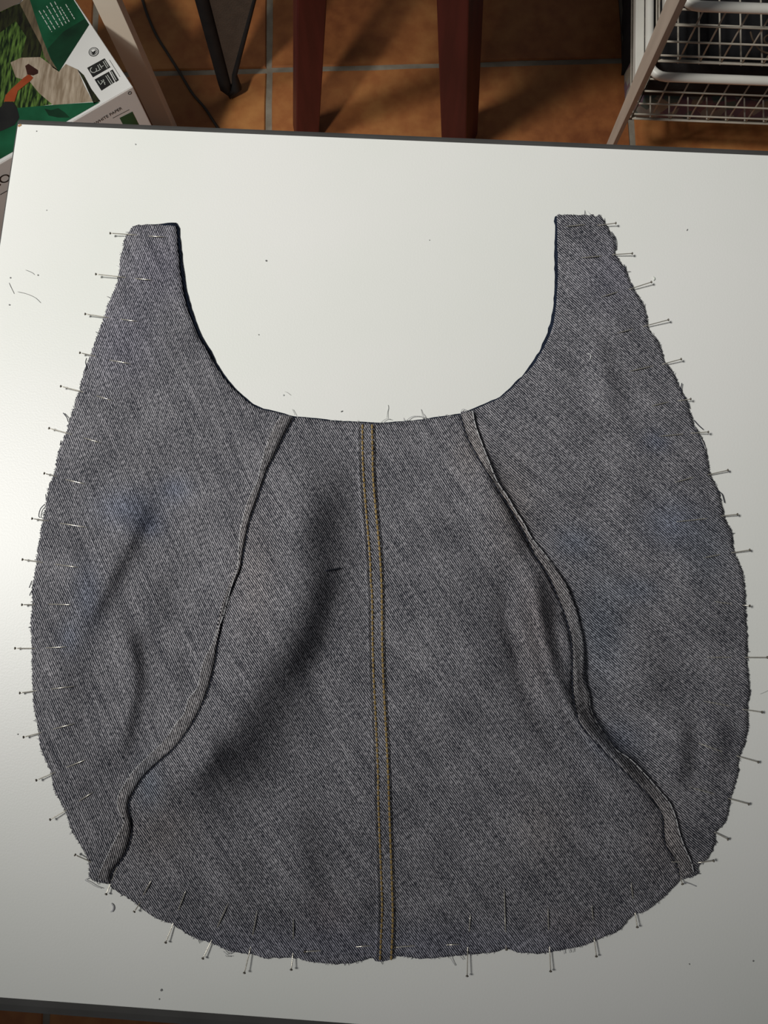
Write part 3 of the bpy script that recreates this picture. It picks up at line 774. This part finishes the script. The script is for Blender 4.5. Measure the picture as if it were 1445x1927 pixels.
def panel_mesh(loop, step):
    poly = np.array(loop)
    x0, y0 = poly.min(0); x1, y1 = poly.max(0)
    gx, gy = np.meshgrid(np.arange(x0, x1, step), np.arange(y0, y1, step)); gx = gx + (np.arange(gx.shape[0]) % 2)[:, None]*step/2
    P = np.stack([gx.ravel(), gy.ravel()], 1)
    P = P[inside(P, loop)]
    d, _, _ = seg_dist(P, np.vstack([poly, poly[:1]])); P = P[d > step*0.55]
    allp = np.vstack([poly, P])
    nb = len(poly)
    vs, es, fs, _, _, _ = delaunay_2d_cdt([Vector(p) for p in allp], [(i, (i+1) % nb) for i in range(nb)], [], 1, 1e-4)
    vs = np.array([(v.x, v.y) for v in vs])
    return vs, [tuple(f) for f in fs]

bag = empty('denim_bag', (0, 0.02, ZT), 'unfinished denim tote bag lying inside out with raw pinned edges', 'bag')
def crease(pix):
    """the seams pull the cloth down a little along the stitching"""
    P = np.asarray(pix, float); z = height(P)
    for path in (STITCH_L, STITCH_R):
        d, _, _ = seg_dist(P, path); z = z - 0.0005*np.exp(-(d/7.0)**2)
    return np.maximum(z, 0.0016)
# the back layer, blue face up, showing as a dark line along the neck
back = (resample([(332,419),(250,424)], 8, 0.6, 1)[:-1] + resample([(x+1.5, y) for x, y in OUT_L], 9, 0.8, 2)[:-1]
        + resample([(x, y-1.5) for x, y in BOTTOM[::-1]], 12, 0.5, 3)[:-1] + resample([(x-1.5, y) for x, y in OUT_R[::-1][:-5]], 9, 0.8, 4)
        + resample([(1108,406),(1048,405),(1045,430),(1043,470),(1044,510),(1043,550),(1041,580),(1034,612),(1024,640),(1012,664),(986,703),(973,716),(943,744.5),(917,757),(888,769.5)], 8, 0.5, 5)[1:]
        + resample([(866,778),(838,782),(789,789.5),(745,793.5),(707,795),(671,793),(629,791),(588,786),(553,783),(524,775),(496,769)], 10, 0.3, 6)
        + resample([(475,759.5),(454,741.5),(432,719.5),(416,697.5),(404,676),(394,655),(377,627),(364,592),(353,556),(346,513),(341,471),(336,421)], 8, 0.5, 7)[:-1])
vs, fs = panel_mesh(back, 24)
finish_cloth('back_panel', vs, np.full(len(vs), ZT+0.0008), fs, 1.6, 'denim_face', bag, 0.0006)

left_loop = (resample([(331,425),(300,423),(270,423),(249,426)], 4, 0.7, 11)[:-1] + resample(OUT_L, 4, 1.1, 12)[:-1] + resample(STITCH_L[::-1], 6)[:-1] + resample(NECK_L, 6, 0.3, 13)[:-1])
cen_loop = (resample(NECK_C, 6, 0.3, 14)[:-1] + resample(STITCH_R, 6)[:-1] + resample(BOTTOM, 4, 0.6, 15)[:-1] + resample(STITCH_L[::-1], 6)[:-1])
right_loop = (resample(NECK_R, 6, 0.3, 16)[:-1] + resample(OUT_R, 4, 1.1, 17)[:-1] + resample(STITCH_R[::-1], 6)[:-1])
for nm, lp, sl in (('side_panel', left_loop, (2.0, 1.5)), ('centre_panel', cen_loop, (1.6, 1.08)), ('side_panel', right_loop, (0.95, 0.70))):
    vs, fs = panel_mesh(lp, 8.0)
    finish_cloth(nm, vs, ZT + crease(vs), fs, sl, 'denim_inside', bag, 0.0008)

# folded-over seam allowances
def by_row(path, n):
    """resample a path that only runs downwards so that both sides of a strip pair up row by row"""
    P = np.array(resample(path, 2.0)); yy = np.maximum.accumulate(P[:, 1]); ys = np.linspace(yy[0], yy[-1], n+1)
    return list(zip(np.interp(ys, yy, P[:, 0]), ys))
def strip(name, A, Bp, n, m_, zfun, slope, mat, thick, minw=3.0):
    a = by_row(A, n); c = by_row(Bp, n); sg = 1 if np.mean([q[0] for q in c]) > np.mean([q[0] for q in a]) else -1
    jr = random.Random(len(name)+n+sg)
    c = [(sg*max(sg*q[0], sg*p[0]+minw) + jr.gauss(0, 0.5), q[1]) for p, q in zip(a, c)]
    pix = []; lift = []
    for i in range(n+1):
        for j in range(m_+1):
            t = j/m_
            pix.append((a[i][0]*(1-t)+c[i][0]*t, a[i][1]*(1-t)+c[i][1]*t)); lift.append(zfun(t, i/n))
    z = ZT + height(np.array(pix)) + np.array(lift)
    fs = [(i*(m_+1)+j, i*(m_+1)+j+1, (i+1)*(m_+1)+j+1, (i+1)*(m_+1)+j) for i in range(n) for j in range(m_)]
    return finish_cloth(name, pix, z, fs, slope, mat, bag, thick)
flap_z = lambda t, s: 0.00005 + 0.0019*min(t*3.0, 1.0) + 0.0008*t + 0.0004*math.sin(s*37)*t
strip('seam_allowance', STITCH_L, FLAP_L, 190, 6, flap_z, 2.4, 'denim_flap', 0.0017)
strip('seam_allowance', STITCH_R, FLAP_R, 190, 6, lambda t, s: flap_z(t, s) + 0.0016*t*math.sin(math.pi*min(max((s-0.25)/0.5, 0), 1)), 1.2, 'denim_flap', 0.0017)
# the flat felled seam in the middle with its two rows of golden topstitching
GOLD_L = [(682,799),(682,838),(684,894),(689,963),(696,1046),(698,1099),(700,1119),(702,1244),(707,1354),(711,1449),(712,1511),(715,1594),(719,1704),(717,1760),(715,1808)]
GOLD_R = [(700,799),(701,852),(702,899),(708,969),(714,1032),(718,1099),(718.5,1133),(720,1244),(726,1368),(730,1449),(733,1538),(737,1649),(739,1732),(736,1806)]
EL = [(x-13, min(y, 1800)) for x, y in GOLD_L]; ER = [(x+6, min(y, 1801)) for x, y in GOLD_R]
SEAM_T = [0, 0.12, 0.18, 0.22, 0.30, 0.88, 1.0]; SEAM_Z = [0.05, 1.7, 1.8, 0.35, 0.75, 0.75, 0.05]
strip('felled_seam', EL, ER, 260, 18, lambda t, s: 0.001*float(np.interp(t, SEAM_T, SEAM_Z)), (1.6, 1.08), 'denim_inside', 0.0008)

def stitch_row(name, path, length, gap, rad, lift, mat, flat=0.6):
    P = resample(path, 2.0); b = MB(); i = 0
    Hh = height(np.array(P)); st_n = max(2, int(length/2)); gp = max(1, int(gap/2))
    while i + st_n < len(P):
        ids = list(range(i, i+st_n+1)); pts = []; rr = []
        for q, k_ in enumerate(ids):
            t = q/st_n; pts.append(at(P[k_][0], P[k_][1], ZT + Hh[k_] + lift + rad*0.5*math.sin(math.pi*t))); rr.append(rad*(0.85+0.15*math.sin(math.pi*min(max(t, 0.02), 0.98))))
        b.tube(pts, rr, 6, flat=flat); i += st_n + gp
    o = b.obj(name, MATS[mat], bag, True); return tag(o, kind='stuff')
g = stitch_row('topstitching', GOLD_L, 8, 1, 0.00056, 0.0009, 'gold_thread'); g['label'] = 'left row of golden topstitching'
g = stitch_row('topstitching', GOLD_R, 8, 1, 0.00060, 0.0009, 'gold_thread'); g['label'] = 'right row of golden topstitching'
stitch_row('seam_stitching', [(x+1.5, y) for x, y in STITCH_L], 10, 2, 0.00028, 0.0001, 'navy_thread')
stitch_row('seam_stitching', [(x-1.5, y) for x, y in STITCH_R], 10, 2, 0.00028, 0.0001, 'navy_thread')

# pale weft yarns along the cut edge of the seam allowances
stitch_row('raw_edge_yarn', FLAP_L, 16, 3, 0.00022, 0.0026, 'white_thread')
stitch_row('raw_edge_yarn', FLAP_R, 16, 3, 0.00026, 0.0030, 'white_thread')
# frayed raw edges: short yarn ends
def fray(name, path, out_sign, dens, lmin, lmax, seed, lift=0.0, frac_light=0.5, parent=bag):
    r = random.Random(seed); P = resample(path, 3.0); Hh = height(np.array(P)); b = MB()
    for i in range(1, len(P)-1):
        if r.random() > dens: continue
        tx_, ty_ = P[i+1][0]-P[i-1][0], P[i+1][1]-P[i-1][1]; l = math.hypot(tx_, ty_) or 1
        nx_, ny_ = -ty_/l*out_sign, tx_/l*out_sign
        a = r.gauss(0, 0.7); dx = nx_*math.cos(a)-ny_*math.sin(a); dy = nx_*math.sin(a)+ny_*math.cos(a)
        ln = r.uniform(lmin, lmax)*(2.2 if r.random() < 0.04 else 1); cv = r.gauss(0, 0.5)
        pts = []
        for q in range(4):
            t = q/3; w = cv*t*t*ln*0.5
            x = P[i][0] - nx_*1.5 + dx*ln*t - dy*w; y = P[i][1] - ny_*1.5 + dy*ln*t + dx*w
            pts.append(at(x, y, ZT + max(Hh[i]*(1-0.5*t) + lift - 0.0003, 0.0003)))
        b.tube(pts, [0.00017, 0.00018, 0.00015, 0.00008], 4, mi=(0 if r.random() > frac_light else 1))
    o = b.obj(name, (MATS['navy_thread'], MATS['white_thread']), parent); tag(o, kind='stuff')
    return o
fray('frayed_edge', OUT_L, 1, 1.0, 1.5, 5, 21)
fray('frayed_edge', OUT_L, 1, 0.9, 1, 3.5, 121, frac_light=0.35)
fray('frayed_edge', OUT_R, -1, 1.0, 1.5, 5, 22)
fray('frayed_edge', OUT_R, -1, 0.9, 1, 3.5, 122, frac_light=0.35)
fray('frayed_edge', BOTTOM, -1, 0.40, 1.5, 5, 23)
fray('frayed_edge', [(331,425),(249,426)], 1, 0.7, 1.5, 4, 24, frac_light=0.3)
fray('frayed_edge', NECK_C, -1, 0.45, 1.5, 6, 25, frac_light=0.75)
fray('frayed_edge', FLAP_L, 1, 0.45, 1, 3.5, 26, 0.0016, 0.8)
fray('frayed_edge', FLAP_R, -1, 0.6, 1, 4, 27, 0.0020, 0.9)
# longer yarns hanging out of the raw edges
LOOSE = [([(163,674),(161,682),(163,690),(160,696)],0), ([(119,777),(126,786),(128,793)],0), ([(84,949),(76,958),(73,971),(76,974)],0), ([(86,930),(87,938)],0),
         ([(60,1093),(57,1101),(55,1106)],0), ([(62,1108),(57,1117),(56,1121)],0), ([(115,829),(113,838)],0),
         ([(1283,721),(1281,731),(1282,740)],0), ([(1286,745),(1289,752)],0), ([(1294,756),(1297,768)],0), ([(1305,790),(1314,800),(1323,808)],0), ([(1303,800),(1315,820),(1324,842)],0), ([(1306,803),(1321,830),(1328,846)],1),
         ([(1155,442),(1158,452),(1158,466)],0), ([(1151,436),(1153,446)],0), ([(1175,498),(1176,507)],0), ([(1188,533),(1191,543)],0), ([(1350,924),(1358,929),(1362,941),(1363,946)],0),
         ([(728,786),(729,776),(731,768),(730,762)],2), ([(795,788),(794,778),(792,770)],2), ([(715,797),(722,791),(728,788),(736,789)],2), ([(764,792),(775,784),(790,783),(800,786)],1),
         ([(866,779),(869,771),(874,770),(879,775)],1), ([(842,787),(846,783),(850,784)],1), ([(555,781),(552,774),(550,770)],2),
         ([(168,1652),(160,1656),(167,1660),(180,1668),(192,1672)],1), ([(420,1790),(430,1796),(440,1789)],1), ([(432,1792),(424,1799),(436,1800)],2), ([(846,1800),(852,1810),(857,1817)],1), ([(865,1798),(872,1806)],1),
         ([(1060,1787),(1062,1795)],1), ([(1070,1786),(1073,1793)],1), ([(1078,1785),(1079,1792)],1), ([(1288,1660),(1300,1664),(1310,1668)],1)]
tm = ('navy_thread', 'white_thread', 'grey_thread')
b = MB()
for pts, c_ in LOOSE:
    Pp = resample(pts, 3); Hh = height(np.array(Pp)); de, _, _ = seg_dist(np.array(Pp), full_outline); ins = inside(np.array(Pp), full_outline)
    b.tube([at(x, y, ZT + (h_+0.0006 if i_ else max(0.0018-d_*0.00006, 0.0004))) for (x, y), h_, d_, i_ in zip(Pp, Hh, de, ins)], (0.00025, 0.00018, 0.00014)[c_], 5, mi=c_)
tag(b.obj('loose_yarn', [MATS[q] for q in tm], bag, True), kind='stuff')

# ------------------------------------------------------------------ pins
ORD = ['topmost', 'second', 'third', 'fourth', 'fifth', 'sixth', 'seventh', 'eighth', 'ninth', 'tenth', 'eleventh', 'twelfth', 'thirteenth', 'fourteenth', 'fifteenth', 'sixteenth', 'seventeenth']
# head, where it dives under the cloth, where it comes out again, tip
PIN_L = [((208,439),(255,442),(283,444.5),(313,446)), ((181,516),(234,522),(257,524.5),(288,527)), ((161,591),(203,597.5),(230,601),(260,605)), ((151,664),(178,670),(209,678),(248,685)),
         ((115,727),(154,737),(185,746),(213,754)), ((93,806),(133,817),(161,825),(192,834)), ((84,891),(105,896),(126,903),(162,911)), ((61,976),(90,980),(116,985),(166,993)), ((43,1053),(78,1058),(107,1062),(149,1068)),
         ((42,1138),(64,1137.5),(95,1137),(134,1138)), ((29,1220),(64,1220),(89,1219),(127,1217)), ((38,1304),(66,1300),(100,1296),(143,1291)), ((45,1387),(76,1379),(104,1371),(143,1361)), ((69,1468),(102,1454),(128,1443),(163,1429)),
         ((95,1542),(124,1525),(151,1506),(176,1490)), ((142,1609),(169,1621),(203,1637),(214,1642))]
PIN_B = [((200,1682),(207,1666),(217,1640),(224,1620)), ((253,1715),(263,1700),(271,1682),(285,1656)), ((312,1773),(325,1740),(337,1709),(350,1674)), ((382,1803),(397,1772),(410,1742),(430,1698)), ((460,1830),(471,1785),(476,1757),(484,1712)),
         ((548,1824),(551,1796),(552,1764),(552,1728)), ((879,1836),(880,1785),(883,1750),(885,1719)), ((953,1786),(952,1782),(951,1750),(948.5,1671)), ((1036,1827),(1034,1784),(1032,1747),(1031,1707)),
         ((1122,1799),(1118,1766),(1116,1728),(1113,1702)), ((1199,1744),(1195,1720),(1191,1688),(1187,1660)), ((1284,1663),(1280,1652),(1272,1625),(1266,1606))]
PIN_R = [((1158,420),(1127,424),(1098,423),(1064,426)), ((1189,477),(1154,479),(1129,482),(1092,485)), ((1225,531),(1185,544),(1160,550),(1131,559)), ((1257,602),(1212,614),(1188,620),(1160,627)), ((1281,676),(1248,685),(1226,689),(1183,699)),
         ((1299,751),(1278,754),(1255,757),(1225,764)), ((1332,813),(1302,815),(1283,817),(1239,821)), ((1369,885),(1334,893),(1301,899),(1269,908)), ((1387,968),(1358,971),(1327,976),(1272,982)), ((1410,1035),(1378,1040),(1352,1044),(1322,1050)),
         ((1410,1140),(1399,1139),(1374,1136),(1344,1132)), ((1443,1237),(1404,1237),(1372,1237),(1330,1237)), ((1433,1340),(1399,1335),(1370,1328),(1322,1319)), ((1426,1434),(1388,1423),(1354,1413),(1313,1398)), ((1408,1513),(1372,1503),(1340,1493),(1297,1481)),
         ((1369,1579),(1346,1567),(1322,1553),(1305,1543)), ((1342,1620),(1316,1623),(1290,1622),(1262,1622))]
PIN_H = [((574,1791),(601,1789),(674,1781.5),(702,1779)), ((744,1782.5),(777,1780),(843,1778),(868,1777))]
HIDE_TIP = {('L', 15), ('B', 0), ('B', 11), ('R', 15)}
def pin(p, label, group, hide_tip=False, flat_head=False):
    hd, dv, em_, tp = [np.array(q, float) for q in p]
    segs = []
    L1 = np.linalg.norm(dv-hd); L2 = np.linalg.norm(em_-dv); L3 = np.linalg.norm(tp-em_); tot = L1+L2+L3
    pts = []; rr = []
    n = 26
    XY = np.array([np.array([np.interp(tot*i/n, [0, L1, L1+L2, tot], [q[k_] for q in (hd, dv, em_, tp)]) for k_ in (0, 1)]) for i in range(n+1)])
    INS = inside(XY, full_outline); HH = height(XY)
    for i in range(n+1):
        s = tot*i/n
        xy = XY[i]; ins = INS[i]; h = HH[i]
        k1 = 1/(1+math.exp(-(s-L1)/2.2)); k2 = 1/(1+math.exp(-(s-L1-L2)/2.2))
        if hide_tip: k2 = 0.0
        under = k1*(1-k2)
        if ins: z = h + 0.00062 - under*0.00115 + 0.0007*math.sin(math.pi*min(max((s-L1-L2)/max(L3, 1), 0), 1))*(0 if hide_tip else 1)*0.6
        else: z = None
        pts.append([xy[0], xy[1], z]); rr.append(0.00030 if i < n-3 else 0.00030*(n-i+0.35)/3.4)
    # free part outside the cloth: straight run from the edge out to the head
    first = next((i for i, q in enumerate(pts) if q[2] is not None), 0)
    ze = pts[first][2] or 0.002
    for i in range(first):
        t = (first-i)/max(first, 1); pts[i][2] = ze + 0.0011*t
    for q in pts:
        if q[2] is None: q[2] = ze
    W = [at(x, y, ZT+z) for x, y, z in pts]
    b = MB(); b.tube(W, rr, 7)
    o = b.obj('dressmaking_pin', MATS['pin_steel'], None, True); tag(o, label, 'pin', group)
    d = (W[0]-W[1]).normalized()
    b = MB(); b.tube([W[0]-d*0.0002, W[0]+d*0.00005, W[0]+d*0.0004, W[0]+d*0.0006], [0.0004, 0.00074, 0.00074, 0.0004], 10)
    hobj = b.obj('pin_head', MATS['pin_head'], o, True)
    return o
for i, p in enumerate(PIN_L):
    lab = 'thin steel pin through the left raw edge, ' + (ORD[i] + (' pin, at the strap end' if i == 0 else ' from the left strap end'))
    pin(p, lab, 'pins along the left edge', ('L', i) in HIDE_TIP)
for i, p in enumerate(PIN_R):
    lab = 'thin steel pin through the right raw edge, ' + (ORD[i] + (' pin, at the strap end' if i == 0 else ' from the right strap end'))
    pin(p, lab, 'pins along the right edge', ('R', i) in HIDE_TIP)
BO = ['leftmost pin', 'second pin from the left', 'third pin from the left', 'fourth pin from the left', 'fifth pin from the left', 'last upright pin left of the golden stitching', 'first upright pin right of the golden stitching', 'second upright pin right of the golden stitching', 'third upright pin right of the golden stitching', 'third pin from the right', 'second pin from the right', 'rightmost pin']
for i, p in enumerate(PIN_B):
    pin(p, 'thin steel pin through the bottom edge, ' + BO[i], 'pins along the bottom edge', ('B', i) in HIDE_TIP)
pin(PIN_H[0], 'steel pin lying parallel to the bottom edge, left of the golden stitching', 'pins along the bottom edge')
pin(PIN_H[1], 'steel pin lying parallel to the bottom edge, right of the golden stitching', 'pins along the bottom edge')

# ------------------------------------------------------------------ snippets and lint
def thread(name, pts, mat, label, rad=0.00017, over=False, cat='thread'):
    Pp = resample(pts, 3)
    if over:
        Hh = height(np.array(Pp)); W = [at(x, y, ZT+h_+0.0005) for (x, y), h_ in zip(Pp, Hh)]
    else: W = [at(x, y, ZT+rad*0.9) for x, y in Pp]
    b = MB(); n = len(W); b.tube(W, [rad*(0.5 if i in (0, n-1) else 1) for i in range(n)], 6)
    return tag(b.obj(name, MATS[mat], None, True), label, cat)
thread('thread_snippet', [(48,508),(56,511),(62,514),(65,517)], 'lint_grey', 'short grey thread bit on the table, uppermost of three at left')
thread('thread_snippet', [(17,532),(21,541),(27,553)], 'lint_grey', 'straight grey thread bit nearest the left table edge')
thread('thread_snippet', [(33,549),(50,553),(66,560),(77,570)], 'lint_grey', 'longest curved grey thread on the table left of the left strap')
thread('thread_snippet', [(612,1074),(626,1072),(641,1069)], 'navy_thread', 'short black thread lying on the centre panel left of the stitching', 0.00045, True)
thread('thread_snippet', [(1104,667),(1110,666),(1112,671),(1109,678)], 'white_thread', 'small white curled thread on the right denim panel', 0.0003, True)
thread('thread_snippet', [(536,737),(541,739),(548,744)], 'grey_thread', 'tiny grey thread pair on the table above the left seam')
thread('thread_snippet', [(1430,1306),(1438,1303),(1446,1299)], 'grey_thread', 'faint grey thread on the table at the right picture edge')
thread('thread_snippet', [(1292,434),(1294,431)], 'lint_grey', 'tiny dark thread bit on the table right of the right strap', 0.0003)
thread('thread_snippet', [(641,775),(645,773)], 'lint_grey', 'tiny dark thread bit above the neck edge beside the stitching', 0.00035)
def speck(px, py, r, mat, label):
    bm = bmesh.new(); bmesh.ops.create_icosphere(bm, subdivisions=1, radius=1.0)
    for v in bm.verts: v.co = Vector((v.co.x*r*rng.uniform(0.7, 1.3), v.co.y*r*rng.uniform(0.7, 1.3), v.co.z*r*0.45))
    me = bpy.data.meshes.new('lint_speck'); bm.to_mesh(me); bm.free()
    o = link('lint_speck', me, MATS[mat]); p = at(px, py); o.location = (p.x, p.y, ZT+r*0.42)
    return tag(o, label, 'lint')
for px, py, r, mt_, lb in ((501,491,0.0006,'lint_grey','small dark lint speck on the table below the left strap end'), (72,518,0.0005,'lint_grey','small lint speck right of the uppermost grey thread'), (20,523,0.0005,'lint_grey','small lint speck above the straight grey thread'),
        (18,574,0.0005,'lint_grey','small lint speck below the straight grey thread'), (69,247,0.0004,'lint_grey','faint lint speck near the far left table corner'), (255,272,0.0005,'grey_thread','faint lint speck on the far white table strip'), (487,630,0.0004,'lint_grey','tiny lint speck inside the neck curve, left side'),
        (808,452,0.0004,'grey_thread','tiny lint speck between the two straps'), (534,744,0.0005,'grey_thread','tiny lint speck beside the thread pair above the left seam'), (304,1863,0.0006,'lint_grey','dark lint speck on the table below the bottom left curve'), (300,1880,0.0004,'lint_grey','smaller lint speck near the near table edge'),
        (1417,1808,0.0005,'lint_grey','dark lint speck in the lower right table corner'), (1297,1814,0.0004,'lint_grey','faint lint speck right of the bottom pins'), (34,1382,0.0004,'lint_grey','tiny lint speck beside a left edge pin head'), (88,396,0.0004,'grey_thread','faint lint speck left above the left strap')):
    speck(px, py, r, mt_, lb)
# white crescent paring by the lower left pins, pale smear by a right pin
thread('plastic_paring', [(209,1700),(213,1704),(214,1709),(212,1714),(208,1716)], 'white_thread', 'tiny white crescent paring on the table below the left pins', 0.0005, cat='scrap')
thread('plastic_paring', [(1229,520),(1232,524),(1230,528)], 'print_pale', 'tiny pale scrap on the table beside the third right pin head', 0.0004, cat='scrap')
